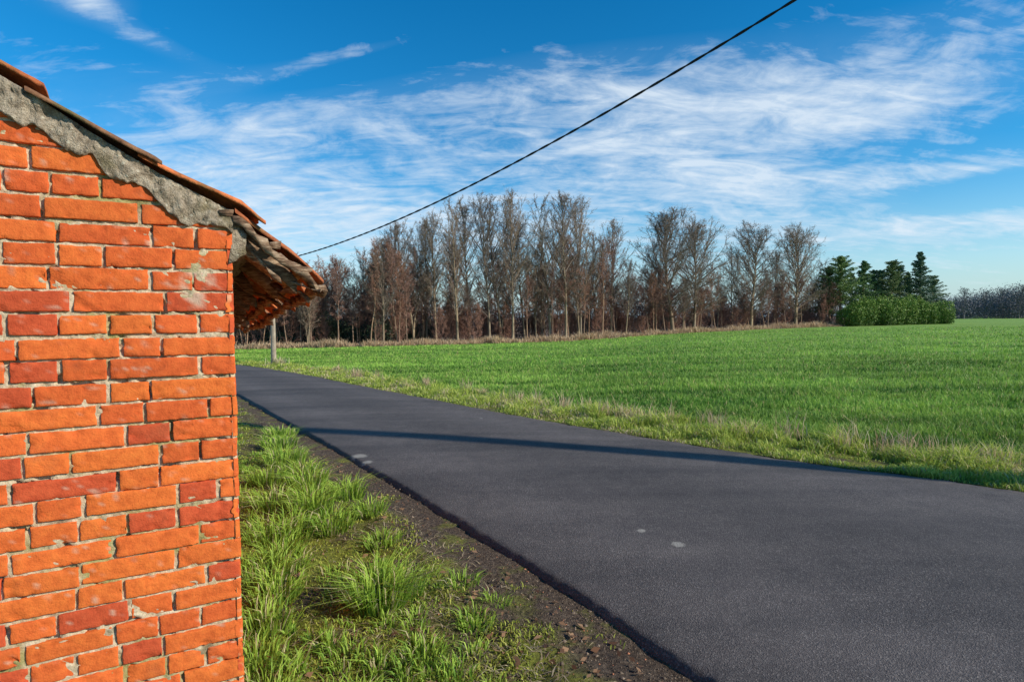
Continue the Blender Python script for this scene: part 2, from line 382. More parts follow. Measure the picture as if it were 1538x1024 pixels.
# ------------------------------------------------------------ brick shed
shed=add_obj("brick_shed",None,label="small old red brick shed with mossy tiled roof",cat="shed",loc=(CX,CY,0))
brick_m,nt,b=new_mat("red_brick",.88)
co=objco(nt); nA=noise(nt,co,40,6,.65); nB=noise(nt,co,170,5,.7); nC=noise(nt,co,9,6,.65)
c=mix(nt,1.0,tint(nt),ramp(nt,nA,[(.25,(.70,.6,.56)),(.5,(1,1,1)),(.75,(1.12,1.28,1.28))]),'MULTIPLY')
c=mix(nt,ramp(nt,nB,[(.61,0.0),(.78,.5)]),c,(.22,.055,.025))
c=mix(nt,ramp(nt,nC,[(.58,0.0),(.72,.35)]),c,(.28,.085,.036))
L(nt,c,b.inputs["Base Color"]); bump(nt,b,M(nt,'ADD',nA,M(nt,'MULTIPLY',nB,.7)),.8,.004)
mort_m,nt,b=new_mat("lime_mortar",.95)
co=objco(nt); nA=noise(nt,co,55,6,.7); nC=noise(nt,co,6,6,.65); nD=noise(nt,co,18,5,.6)
c=ramp(nt,nA,[(.3,(.28,.21,.12)),(.5,(.56,.44,.28)),(.75,(.76,.64,.45))])
c=mix(nt,ramp(nt,nC,[(.50,0.0),(.62,.7)]),c,(.26,.25,.05))
c=mix(nt,ramp(nt,nD,[(.58,0.0),(.70,.7)]),c,(.14,.095,.055))
L(nt,c,b.inputs["Base Color"]); bump(nt,b,nA,1.0,.007)
def roofz_(a,t):
    a=np.asarray(a,float); t=np.asarray(t,float)
    z=1.918-.585*a-np.where(a>0,.85*a*a,0)-.045*t-.018*smooth(.02,.09,a)
    return z+.012*np.sin(t*2.1)+.006*np.sin(a*13+t*3)-.020*np.exp(-((a+.30)/.18)**2)
def brick_panel(o2,d2,n2,length,ztop,seed,step,fine=True):
    r=np.random.default_rng(seed); V=[];Q=[];C=[];off=0
    row=.0602; nrow=int(3.0/row)
    for i in range(nrow):
        z0=i*row+r.normal(0,.0011); x=r.uniform(-.004,.003)
        first=True
        while x<length:
            if first: ln=[.095,.155,.085,.19][i%4]+r.normal(0,.008)
            else:
                q_=r.random(); ln=.200 if q_<.36 else (.15 if q_<.44 else .095)
            ln+=r.normal(0,.006)
            if first and r.random()<.12: ln=.05
            first=False
            x1=min(x+ln,length)
            hgt=row-.0083+r.normal(0,.0016)
            if z0+.02<ztop((x+x1)/2) and x1-x>.02:
                nx=max(3,int((x1-x)/step)); nz=7 if fine else 2
                aa=np.concatenate([[0,.0007],np.linspace(.0028,(x1-x)-.0028,nx),[(x1-x)-.0007,(x1-x)]])
                hh=np.concatenate([[0,.0007],np.linspace(.0028,hgt-.0028,nz),[hgt-.0007,hgt]])
                A,H=np.meshgrid(aa,hh)
                e=np.minimum.outer(np.minimum(np.arange(len(hh)),np.arange(len(hh))[::-1]),np.full(len(aa),99))
                e=np.minimum(e,np.minimum(np.arange(len(aa)),np.arange(len(aa))[::-1])[None,:])
                D=np.where(e==0,-.012,np.where(e==1,-.0010,0.0))
                wx=(x+A)*60;wz=(z0+H)*60
                jit=(fbm(wx*1.8,wz*1.8,seed+1)-.5)*.0050*(e<=2); jit2=(fbm(wx*1.8,wz*1.8,seed+2)-.5)*.0050*(e<=2)
                tilt=r.normal(0,.03); tl2=r.normal(0,.015); rot=r.normal(0,.007)
                D=D+(fbm(wx*1.4,wz*1.4,seed+3)-.5)*.003*(e>0)+tilt*(H-hgt/2)+tl2*(A-.1)*.3+r.normal(0,.0015)
                chip=fbm(wx*.7,wz*.7,seed+5); D=D-np.where((e<=3)&(chip>.67),.006,0)
                a_=x+A+jit; z_=z0+H+jit2+rot*(A-.1)
                zt=ztop(a_)-.01; z_=np.minimum(z_,zt)
                P=o2[None,None,:]+d2[None,None,:]*a_[...,None]+n2[None,None,:]*D[...,None]
                V.append(np.concatenate([P,z_[...,None]],2).reshape(-1,3))
                q=grid_quads(len(hh),len(aa),off); Q.append(q); off+=len(hh)*len(aa)
                t=r.random(); t2=r.random()
                base=np.array([.63,.108,.025])*(1-t)+np.array([.74,.165,.030])*t
                if t2<.18: base=np.array([.54,.083,.027])
                base=base*r.uniform(.88,1.06)
                cc=np.repeat(base[None],A.size,0)
                sm=(np.exp(-((a_-.08)/.11)**2-((z_-1.68)/.12)**2)*1.0)*fbm(wx*.35,wz*.45,seed+7)*1.6
                sm=np.clip((sm-.66)*4,0,1).ravel()[:,None]*.8
                spots=np.clip((fbm(wx*.9,wz*1.1,seed+8)-.73)*9,0,1).ravel()[:,None]*.5
                sm=np.maximum(sm,spots)
                cc=cc*(1-sm)+np.array([.58,.46,.33])[None]*sm
                C.append(cc)
            x=x1+.0085+r.normal(0,.0017)
    return np.vstack(V),np.vstack(Q),np.vstack(C)
def mortar_panel(o2,d2,n2,length,ztop,seed,step):
    na=int(length/step)+1; nz=int(3.0/step)
    aa=np.linspace(0.0,length,na)
    A,H=np.meshgrid(aa,np.linspace(0,1,nz)); zt=ztop(A)+.0; Z=-.15+(zt+.15)*H
    big=fbm(A*9,Z*9,seed+4)
    D=-.0068+(fbm(A*90,Z*90,seed)-.5)*.008+(big-.5)*.005-.012*(fbm(A*22,Z*22,seed+6)>.68)
    D=D+.008*np.exp(-((A-.07)/.07)**2-((Z-1.70)/.10)**2)*(fbm(A*25,Z*25,seed+9)>.48)
    D=np.where(A<.004,-.012,D)
    P=o2[None,None,:]+d2[None,None,:]*A[...,None]+n2[None,None,:]*D[...,None]
    return np.concatenate([P,Z[...,None]],2).reshape(-1,3),grid_quads(nz,na)
Z2=np.zeros(2)
ng=np.array([.469,-.883])
gab=lambda a: np.minimum(roofz_(-np.asarray(a),0),roofz_(-(2.8-np.asarray(a)),0))-.045
side=lambda t: roofz_(.0,t)-.075
panels=[(Z2,-dout,ng,2.8,gab,11,.010,True,.006),(Z2,bk,dout,4.5,side,12,.03,True,.02),
        (-dout*2.8,bk,-dout,4.5,side,13,.06,False,.06),(bk*4.5,-dout,-ng,2.8,lambda a:gab(a)-.2,14,.06,False,.06)]
V=[];Q=[];C=[];off=0;mv=[];mq=[];moff=0
for (o2,d2,n2,ln,zt,sd,st,fi,ms) in panels:
    v,q,c_=brick_panel(o2,d2,n2,ln,zt,sd,st,fi); V.append(v);Q.append(q+off);C.append(c_);off+=len(v)
    v,q=mortar_panel(o2,d2,n2,ln,zt,sd,ms); mv.append(v);mq.append(q+moff);moff+=len(v)
nb=sum(len(q) for q in Q)
V=np.vstack(V+mv); Q2=np.vstack(Q+[q+off for q in mq]); C=np.vstack(C+[np.ones((moff,3))*.3])
wm=make_mesh("shed_wall",V,Q=Q2,col=C,mat=brick_m,smooth=False); wm.materials.append(mort_m)
mi=np.zeros(len(wm.polygons),np.int32); mi[nb:]=1
wm.polygons.foreach_set("material_index",mi); wm.polygons.foreach_set("use_smooth",np.ones(len(mi),bool))
add_obj("wall",wm,shed,label="weathered orange-red brick wall with crumbling mortar")
con_m,nt,b=new_mat("weathered_mortar",.95)
co=objco(nt); nA=noise(nt,co,45,7,.7); nB=noise(nt,co,150,4,.7); nC=noise(nt,co,14,5,.6)
c=ramp(nt,nA,[(.3,(.16,.12,.08)),(.5,(.46,.37,.26)),(.72,(.70,.60,.44))])
c=mix(nt,ramp(nt,nC,[(.52,0.0),(.66,.65)]),c,(.21,.17,.075))
vr=N(nt,"ShaderNodeTexVoronoi"); vr.inputs["Scale"].default_value=38; L(nt,co,vr.inputs["Vector"])
c=mix(nt,ramp(nt,vr.outputs["Distance"],[(.12,.7),(.2,0.0)]),c,(.70,.64,.48))
L(nt,c,b.inputs["Base Color"]); bump(nt,b,M(nt,'ADD',nA,nB),1.0,.012)
aa=np.concatenate([[-.012],np.linspace(-.004,2.8,640),[2.81]]); hh=np.array([0,.03,.10,.18,.28,.4,.52,.64,.76,.87,.96,1,1])
A,H=np.meshgrid(aa,hh); top=gab(A)+.045; low=top-.084-(fbm(A*14,H*0+2,5)-.5)*.09+.03*np.exp(-(A/.06)**2)
Zm=low+(top-low)*H; D=.009+(fbm(A*25,Zm*25,6)-.5)*.028+(fbm(A*80,Zm*80,7)-.5)*.02
D[0]=-.02; D[-1]=-.08; D[:,0]=-.03; D[:,-1]=-.03
P=-dout[None,None,:]*A[...,None]+ng[None,None,:]*D[...,None]
add_obj("rake_mortar",make_mesh("rake_mortar",np.concatenate([P,Zm[...,None]],2).reshape(-1,3),Q=grid_quads(len(hh),len(aa)),mat=con_m,smooth=True),shed,label="rough grey mortar band under the tiles")
# roof tiles
tile_m,nt,b=new_mat("clay_roof_tile",.85)
co=objco(nt); nA=noise(nt,co,30,6,.65); nC=noise(nt,co,9,6,.65)
c=mix(nt,1.0,tint(nt),ramp(nt,nA,[(.3,(.4,.34,.32)),(.6,(1.1,1.05,1))]),'MULTIPLY')
c=mix(nt,ramp(nt,nC,[(.5,0.0),(.64,.7)]),c,(.15,.13,.045))
L(nt,c,b.inputs["Base Color"]); bump(nt,b,nA,.9,.008)
V=[];Q=[];C=[];off=0
tw=.205; prof=np.linspace(0,1,13)
for sidei in (0,1):
    edges=[.262,.06,-.17,-.40,-.63,-.86,-1.09,-1.32,-1.41]
    for ci in range(len(edges)-1):
        a1=edges[ci]; a0=max(edges[ci+1]-.05,-1.43)
        for j in range(23):
            t0=-.024+j*tw
            jt=rng.normal(0,.006); ja=rng.normal(0,.018 if ci==0 else .016); jz=rng.normal(0,.007); sk=rng.normal(0,.018)
            if j==0 and ci==0: ja=0; jz=-.004
            if j==0 and ci==1: ja=.03; jz=.006
            s=np.array([0,.3,.6,.8,.88,.94,1])
            S,Pf=np.meshgrid(s,prof,indexing='ij')
            brk=-np.clip(fbm(Pf*4+j*7.3,Pf*0+ci*3.1,77)-.46,0,1)*.15*(S>.86)
            a=a0+(a1-a0+ja)*S+brk; t=t0+Pf*(tw+.012)+jt+sk*S
            if j==0: t=np.maximum(t,-.034+(fbm(S*12+ci*5,S*0,78)-.5)*.03)
            wave=.016*np.sin(Pf*2*math.pi*.95+.5)+.003
            z=roofz_(a,t)+wave+.002+.024*S+jz+(fbm(a*40,t*40,79)-.5)*.008
            arc=[]
            for kk,dz in ((0,0),(1,-.011)):
                aw=a if sidei==0 else -2.8-a
                P=dout[None,None,:]*aw[...,None]+bk[None,None,:]*t[...,None]
                arc.append(np.concatenate([P,(z+dz)[...,None]],2).reshape(-1,3))
            V+=arc; ns,npf=len(s),len(prof); n1=ns*npf
            q=grid_quads(ns,npf,off); Q.append(q); Q.append(q[:,::-1]+n1)
            idx=np.arange(n1).reshape(ns,npf)+off
            for ed in (idx[0],idx[-1],idx[:,0],idx[:,-1]):
                Q.append(np.stack([ed[:-1],ed[1:],ed[1:]+n1,ed[:-1]+n1],1))
            off+=2*n1
            tt=rng.random(); cc=np.array([.62,.18,.055])*(1-tt)+np.array([.44,.145,.06])*tt
            if rng.random()<.3: cc=np.array([.26,.135,.07])
            C.append(np.repeat((cc*rng.uniform(.8,1.15))[None],2*n1,0))
roof=add_obj("roof",make_mesh("roof",np.vstack(V),Q=np.vstack(Q),col=np.vstack(C),mat=tile_m),shed,label="mossy orange clay pantile roof")
wood_m,nt,b=new_mat("old_rafter_wood",.85)
co=objco(nt); mp=N(nt,"ShaderNodeMapping"); mp.inputs["Scale"].default_value=(8,8,40); L(nt,co,mp.inputs[0]); nA=noise(nt,mp.outputs[0],2.5,6,.7)
L(nt,ramp(nt,nA,[(.3,(.05,.03,.018)),(.48,(.22,.13,.075)),(.70,(.62,.46,.30))]),b.inputs["Base Color"]); bump(nt,b,nA,1.0,.01)
D3=Vector((dout[0],dout[1],0)); B3=Vector((bk[0],bk[1],0))
def P3(a,t,dz): return D3*a+B3*t+Vector((0,0,float(roofz_(a,t))+dz))
def beam(name,pts,wv,hv,jag=0):
    mb=MB()
    for p,w_,h_ in zip(pts,wv,hv):
        r4=[Vector((random.gauss(0,jag),random.gauss(0,jag),random.gauss(0,jag))) for _ in range(4)]
        mb.v+=[p+r4[0],p+w_+r4[1],p+w_+h_+r4[2],p+h_+r4[3]]
    n=len(pts)
    for i in range(n-1):
        for j in range(4):
            j2=(j+1)%4; mb.q.append((i*4+j,i*4+j2,i*4+4+j2,i*4+4+j))
    mb.q.append((0,3,2,1)); e=(n-1)*4; mb.q.append((e,e+1,e+2,e+3))
    return add_obj(name,mb.mesh(name,wood_m),roof)
random.seed(21)
for i in range(13):
    t=.05+i*.36+random.uniform(-.04,.04); L_=.17+random.uniform(-.07,.04)
    aa_=[-.12,-.02,.04,.5*(.04+L_),L_]; tq=random.uniform(-.03,.03)
    w_=.055+random.uniform(-.01,.018)
    beam("rafter",[P3(a,t+tq*a/.2,-.104+(.012 if a>.1 else 0)) for a in aa_],[B3*w_]*5,[Vector((0,0,.076))]*3+[Vector((0,0,.064)),Vector((0,0,.05+random.uniform(-.012,.008)))],.004)
for a,dz in ((-.03,-.024),(.09,-.026),(.18,-.028),(.236,-.03)):
    ts=np.linspace(-.012,4.5,60)
    beam("batten",[P3(a+random.uniform(-.012,.012),float(t),dz+random.uniform(-.010,.003)) for t in ts],[D3*.032]*60,[Vector((0,0,.022))]*60,.004)
# rotten barge boards under the verge tiles
aa_=np.linspace(.005,.235,12)
beam("barge_board",[P3(float(a),-.018,-.040+.010*math.sin(a*40)) for a in aa_],[B3*.022]*12,[Vector((0,0,.030+random.uniform(-.010,.004))) for _ in aa_],.0035)
aa_=np.linspace(.0,.13,8)
beam("barge_board",[P3(float(a),.012,-.082-.02*a/.13) for a in aa_],[B3*.03]*8,[Vector((0,0,.022+random.uniform(-.008,.004))) for _ in aa_],.004)
for i in range(10):
    t=random.uniform(.05,1.2); a=random.uniform(.0,.15); l=random.uniform(.06,.2); dd=(D3*random.uniform(.1,1)+B3*random.uniform(-.8,.8)).normalized()
    p=P3(a,t,-.045-random.uniform(0,.045)); pts=[p+dd*l*k/4-Vector((0,0,.6*(dd.dot(D3))*l*k/4+random.uniform(-.01,.01))) for k in range(5)]
    sd=dd.cross(Vector((0,0,1))).normalized(); ww=random.uniform(.012,.034)
    beam("splintered_board",pts,[sd*(ww*(1-.2*k)) for k in range(5)],[Vector((0,0,.010))]*5,.004)
tt=np.linspace(-.005,4.5,420); ph=np.linspace(0,1,12)
T_,Pp=np.meshgrid(tt,ph)
r_=.03+.05*fbm(T_*11,Pp*4,55)
A_=r_*np.sin(Pp*math.pi)*1.1-.01; Zp=roofz_(0,T_)-.02-.13*Pp+(fbm(T_*24,Pp*5,56)-.5)*.03
P=dout[None,None,:]*A_[...,None]+bk[None,None,:]*T_[...,None]
Vv=np.concatenate([P,Zp[...,None]],2).reshape(-1,3)
q=grid_quads(12,420)
e0=np.arange(12)*420; cc0=len(Vv); Vv=np.vstack([Vv,[[0,0,float(roofz_(0,0))-.08]]])
tcap=[(cc0,int(e0[k]),int(e0[k+1])) for k in range(11)]
add_obj("eave_packing",make_mesh("eave_packing",Vv,T=tcap,Q=q,mat=con_m,smooth=True),shed,label="crumbling mortar packing under the eave")

# ------------------------------------------------------------ poles and cable
conc,nt,b=new_mat("concrete_pole",.9); co=objco(nt); nA=noise(nt,co,6,6,.6)
L(nt,ramp(nt,nA,[(.3,(.26,.20,.14)),(.7,(.46,.38,.28))]),b.inputs["Base Color"])
porc,nt,b=new_mat("dark_porcelain",.35); L(nt,ramp(nt,noise(nt,objco(nt),8),[(.3,(.04,.025,.02)),(.7,(.08,.05,.04))]),b.inputs["Base Color"])
def pole(x,y,h,label,w0=.22,w1=.15):
    z=float(drop(x,y)); o=add_obj("utility_pole",None,label=label,cat="utility pole",loc=(x,y,z),group="utility poles carrying the overhead cable")
    mb=MB(); k=8
    for i in range(k+1):
        f=i/k; w=w0*(1-f)+w1*f; d=w*.75; zz=-.3+(h+.3)*f; c=.15*w
        for (sx,sy) in ((-w/2+c,-d/2),(w/2-c,-d/2),(w/2,-d/2+c),(w/2,d/2-c),(w/2-c,d/2),(-w/2+c,d/2),(-w/2,d/2-c),(-w/2,-d/2+c)):
            mb.v.append(Vector((sx,sy,zz)))
    for i in range(k):
        for j in range(8): mb.q.append((i*8+j,i*8+(j+1)%8,i*8+8+(j+1)%8,i*8+8+j))
    c=len(mb.v); mb.v.append(Vector((0,0,h+.03)))
    for j in range(8): mb.t.append((c,k*8+j,k*8+(j+1)%8))
    add_obj("post",mb.mesh("post",conc),o)
    ib=MB(); ib.tube([Vector((0,-w1*.3,h-.18)),Vector((0,-w1*.9,h-.18)),Vector((0,-w1*.9,h-.1)),Vector((0,-w1*.9,h-.02))],[.015,.02,.045,.03],8)
    add_obj("insulator",ib.mesh("insulator",porc,True),o)
    return o
pole(-10.75,25.6,4.85,"slender grey concrete pole standing at the road edge")
pole(12.1,2.43,10.25,"tall concrete pole standing on the far road verge",.46,.32)
m=260; P=np.array([-10.45,25.5])+rng.normal(0,.16,(m,2)); 
V_,T_,Q_,C_=blades(np.stack([P[:,0],P[:,1],drop(P[:,0],P[:,1])],1),rng.uniform(.1,.5,m),np.full(m,.025),rng.uniform(.1,.7,m),mixc((.4,.36,.16),(.75,.66,.4),rng.random(m)))
add_obj("dry_grass_tuft",make_mesh("dry_grass_tuft",V_,T_,Q_,col=C_,mat=gm),label="pale dry grass tuft at the foot of the pole",cat="grass tuft")
cab,nt,b=new_mat("black_cable",.6); L(nt,ramp(nt,noise(nt,objco(nt),30),[(.3,(.008,.008,.01)),(.7,(.03,.03,.035))]),b.inputs["Base Color"])
strands=MB()
for s_ in range(2):
    pts=[]
    for i in range(261):
        t=i/260; p=Vector((-10.7+22.8*t,25.6-23.17*t,4.2+.127*t+5.7*t*t))
        a=i*.9+s_*math.pi; p+=Vector((math.cos(a)*.5,math.cos(a)*.5,math.sin(a)))*.012
        pts.append(p)
    strands.tube(pts,[.017]*261,5)
add_obj("overhead_cable",strands.mesh("overhead_cable",cab,True),label="twisted black overhead cable strung between the poles",cat="cable")

# ------------------------------------------------------------ trees
def bark(name,c0,c1,c2,scale=3):
    m,nt,b=new_mat(name,.9); co=objco(nt); mp=N(nt,"ShaderNodeMapping"); mp.inputs["Scale"].default_value=(3,3,.6); L(nt,co,mp.inputs[0])
    oi=N(nt,"ShaderNodeObjectInfo"); n=noise(nt,mp.outputs[0],scale,5,.65)
    c=ramp(nt,n,[(.3,c0),(.52,c1),(.75,c2)])
    c=mix(nt,1.0,c,ramp(nt,oi.outputs["Random"],[(0,(.72,.72,.77)),(1,(1.2,1.12,1.02))]),'MULTIPLY')
    L(nt,c,b.inputs["Base Color"]); return m
bk_pop=bark("poplar_bark",(.16,.12,.08),(.30,.24,.155),(.46,.375,.25))
bk_wood=bark("woodland_bark",(.17,.11,.07),(.34,.225,.145),(.54,.385,.26))
tw_pop=bark("poplar_twigs",(.16,.122,.095),(.245,.19,.145),(.34,.265,.20),1)
tw_ald=bark("alder_twigs",(.20,.11,.08),(.30,.17,.125),(.40,.235,.17),1)
tw_far=bark("hazed_twigs",(.11,.12,.135),(.14,.145,.15),(.17,.17,.17),1)  # bluish grey puts the distance haze into the twig colour
def rv(): return Vector((random.gauss(0,1),random.gauss(0,1),random.gauss(0,1)))
def limb(p,d,l,n,wob,up):
    pts=[p.copy()]; d=d.normalized()
    for i in range(n):
        d=(d+rv()*wob+Vector((0,0,up))).normalized(); p=p+d*(l/n); pts.append(p.copy())
    return pts
def along_pts(pts,f):
    x=f*(len(pts)-1); i=min(int(x),len(pts)-2); t=x-i
    return pts[i]*(1-t)+pts[i+1]*t,(pts[i+1]-pts[i]).normalized()
def to_shell(p,d,cz,R,rz):
    px,py,pz=p.x/R,p.y/R,(p.z-cz)/rz; dx,dy,dz=d.x/R,d.y/R,d.z/rz
    A=dx*dx+dy*dy+dz*dz; B=2*(px*dx+py*dy+pz*dz); C=px*px+py*py+pz*pz-1
    disc=B*B-4*A*C
    if disc<=0: return .08*rz
    return max(.12*R,(-B+math.sqrt(disc))/(2*A))
def gen_tree(seed,H,r0,f0,n1,shell,ang,n2,n3,n4,up,tw=.035,trf=.9,bend=.012,stems=1,spread=.5):
    """shell=(centre height, radius, vertical radius) as fractions of H: limbs end near that crown outline"""
    random.seed(seed)
    cz,R,rz=[v*H for v in shell]
    tr=MB(); cr_=MB(); az=random.uniform(0,6.28)
    for st in range(stems):
        hs_=1 if st==0 else random.uniform(.8,.95); sp_=0 if stems==1 else .03
        tp=[Vector((0,0,-.3))]; d=Vector((0,0,1)); a0=st*2.1+az
        for i in range(12):
            sx=sp_*(1 if 0<i<6 else .2)
            d=(d+Vector((random.gauss(0,bend)+math.cos(a0)*sx,random.gauss(0,bend)+math.sin(a0)*sx,0))*1.5).normalized(); d=(d+Vector((0,0,.15))).normalized()
            tp.append(tp[-1]+d*(H*trf*hs_+.3)/12)
        rr0=r0*(1 if st==0 else .75)
        tr.tube(tp,[max(.015,rr0*(1.25 if i==0 else 1)*(1-.96*(i/12)**.85)) for i in range(13)],7)
        nn1=n1//stems if stems>1 else n1
        for i in range(nn1):
            f=f0+(1-f0)*((i+random.random())/nn1); f=min(f,.98)
            p,dd=along_pts(tp,f); az+=2.4+random.gauss(0,.4)
            g=(f-f0)/(1-f0); el=ang(g)+random.gauss(0,.15)
            d=Vector((math.cos(az)*math.cos(el),math.sin(az)*math.cos(el),math.sin(el)))
            l=to_shell(p,(d+Vector((0,0,up*2))).normalized(),cz,R,rz)*random.uniform(.66,1.04)
            b1=limb(p,d,l,6,.10,up); rb=max(.018,min(r0*.42,l*.013))
            cr_.tube(b1,[max(.010,rb*(1-.88*k/6)) for k in range(7)],4,False)
            for j in range(n2):
                q,dq=along_pts(b1,.12+.86*(j+random.random())/n2)
                d2=(dq+rv()*spread+Vector((0,0,.12))).normalized(); l2=min(l*random.uniform(.2,.42)*(1.05-.35*j/n2),to_shell(q,d2,cz,R,rz)*1.05)
                l2=max(l2,.35)
                b2=limb(q,d2,l2,3,.14,up)
                cr_.tube(b2,[.018,.014,.010,.006],3,False)
                for k in range(n3):
                    q3,d3=along_pts(b2,random.uniform(.1,1)); dd3=(d3+rv()*spread+Vector((0,0,.1))).normalized(); l3=random.uniform(.35,.85)*max(.5,l2*.55)
                    cr_.twig(q3,dd3,l3,tw)
                    for m in range(n4):
                        cr_.twig(q3+dd3*l3*random.uniform(.1,.9),(dd3+rv()*.55).normalized(),l3*random.uniform(.35,.8),tw*.8)
    return tr,cr_
kinds={}
def reg(key,trm,crm,*a,**k):
    t,c=gen_tree(*a,**k); kinds[key]=(t.mesh(key+"_trunk",trm,True),c.mesh(key+"_crown",crm))
for i in range(6):
    random.seed(900+i); f0=random.uniform(.15,.26)
    R_=[.17,.22,.19,.24,.18,.22][i]
    reg("poplar%d"%i,bk_pop,tw_pop,100+i,17,.17,f0,46,(.60,R_,.40),lambda g:.80+.4*g,9,8,3,.04,tw=.025,bend=.02,stems=1+(i%3==1),spread=.5)
for i in range(5):
    random.seed(950+i); f0=random.uniform(.34,.5)
    reg("alder%d"%i,bk_wood,tw_ald,200+i,13,.095,f0,24,(.68,random.uniform(.11,.17),.33),lambda g:.55+.6*g,8,8,3,.05,tw=.028,bend=.03,spread=.55)
for i in range(3): reg("round%d"%i,bk_pop,tw_pop,300+i,15,.27,.13,60,(.58,[.35,.37,.33][i],.43),lambda g:.38+.8*g,13,9,4,.02,tw=.026,trf=.84,bend=.03,spread=.55)
for i in range(3): reg("shrub%d"%i,bk_wood,tw_ald,400+i,5.5,.05,.03,22,(.5,.30,.52),lambda g:.9+.4*g,8,7,3,.05,tw=.03)
reg("far0",bark("far_bark",(.1,.1,.1),(.14,.13,.13),(.18,.17,.16)),tw_far,500,13,.2,.2,30,(.6,.3,.42),lambda g:.5+.6*g,8,7,3,.05,tw=.06)
def put_tree(key,x,y,s,label,group,name="bare_tree",cat="tree",sz=None):
    z=float(drop(x,y)); o=bpy.data.objects.new(name,None); COL.objects.link(o); o.location=(x,y,z)
    sz=sz or s
    o.rotation_euler=(random.gauss(0,.02),random.gauss(0,.02),random.uniform(0,6.28)); o.scale=(s,s,sz); o["label"]=label; o["category"]=cat
    if group:o["group"]=group
    a,b_=kinds[key]
    for nm,me in (("trunk",a),("crown",b_)):
        c=bpy.data.objects.new(nm,me); COL.objects.link(c); c.parent=o
    return o
random.seed(42)
def at_u(px): return (px-769)/854
def place(px,Z): return at_u(px)*Z,Z
G1="bare trees at the edge of the wood"
prom=[(512,14,"poplar",11.2),(548,10,"poplar",12),(572,6,"poplar",12.8),(600,5,"poplar",14.0),(622,4,"poplar",14.6),(640,8,"poplar",15.2),(655,3,"poplar",15.2),(688,2.5,"poplar",16.6),(705,6,"poplar",17.0),
(735,3,"poplar",17.2),(752,5,"poplar",17.8),(770,2,"poplar",17.6),(788,7,"poplar",16.0),(826,3,"poplar",17.6),(850,1.8,"poplar",18.0),(872,4,"poplar",17.6),(895,8,"poplar",15.2),(918,6,"poplar",15.6),
(1010,1.5,"round",16.6),(1042,3,"round",15.8),(1128,2,"round",16.0),(1195,1,"round",16.4),(1100,6,"poplar",13.8),(1163,8,"poplar",13.0),(985,7,"poplar",13.5),(1232,6,"poplar",11.5)]
cnt={"poplar":6,"alder":5,"round":3}; base={"poplar":17,"alder":13,"round":15}
for i,(px,dz,kd,h) in enumerate(prom):
    Z=float(woodedge(at_u(px)))+dz; x,y=place(px,Z); s=h/base[kd]
    lab={"poplar":"tall bare poplar with upright branches","alder":"slender bare alder with purplish twigs","round":"bare tree with broad rounded crown"}[kd]
    put_tree(kd+str(i%cnt[kd]),x,y,s,lab+(" at the wood edge"),G1,sz=s)
for i in range(260):
    px=random.uniform(345,1250) if i%4 else random.uniform(345,640)
    d=.3+(random.random()**1.4)*28
    Z=float(woodedge(at_u(px)))+d; x,y=place(px,Z)
    hh=np.interp(px,[345,500,560,620,700,900,960,1080,1240],[9.0,9.6,11,12.2,12.8,11.6,9.6,9.2,8.4])*random.uniform(.62,1.1)
    k="alder%d"%random.randrange(5) if random.random()<.85 else "poplar%d"%random.randrange(6)
    bs=13 if k[0]=="a" else 17
    s=hh/bs
    put_tree(k,x,y,max(s,.8) if k[0]=="a" else s,"slender bare woodland tree with brownish twigs","bare trees standing in the wood",sz=s)
def merge(keys,inst,name,mat,**kw):
    arrs={}
    for k in set(keys):
        me=kinds[k][1]; v=np.empty(len(me.vertices)*3,np.float32); me.vertices.foreach_get("co",v)
        tl=np.array([p.loop_start for p in me.polygons]); tot=np.array([p.loop_total for p in me.polygons]); lv=np.empty(len(me.loops),np.int32); me.loops.foreach_get("vertex_index",lv)
        t=lv[tl[tot==3][:,None]+np.arange(3)]; q=lv[tl[tot==4][:,None]+np.arange(4)]
        arrs[k]=(v.reshape(-1,3),t,q)
    V=[];T=[];Q=[];off=0
    for k,(x,y,s,sz) in zip(keys,inst):
        v,t,q=arrs[k]; a=random.uniform(0,6.28); c,sn=math.cos(a),math.sin(a)
        w=np.stack([(v[:,0]*c-v[:,1]*sn)*s+x,(v[:,0]*sn+v[:,1]*c)*s+y,v[:,2]*sz+float(drop(x,y))],1)
        V.append(w);T.append(t+off);Q.append(q+off);off+=len(v)
    return add_obj(name,make_mesh(name,np.vstack(V),np.vstack(T),np.vstack(Q),mat=mat),kind="stuff",**kw)
keys=[];inst=[]
for i in range(150):
    px=random.uniform(345,1258); Z=float(woodedge(at_u(px)))+.5+22*random.random()**.8; x,y=place(px,Z)
    keys.append("shrub%d"%random.randrange(3)); s=random.uniform(.45,1.1); inst.append((x,y,s,s*random.uniform(.6,1.2)))
merge(keys,inst,"undergrowth",tw_ald,label="dense brown leafless undergrowth beneath the wood",cat="undergrowth")
leaf_m,nt,b=new_mat("foliage",.6); L(nt,tint(nt),b.inputs["Base Color"])
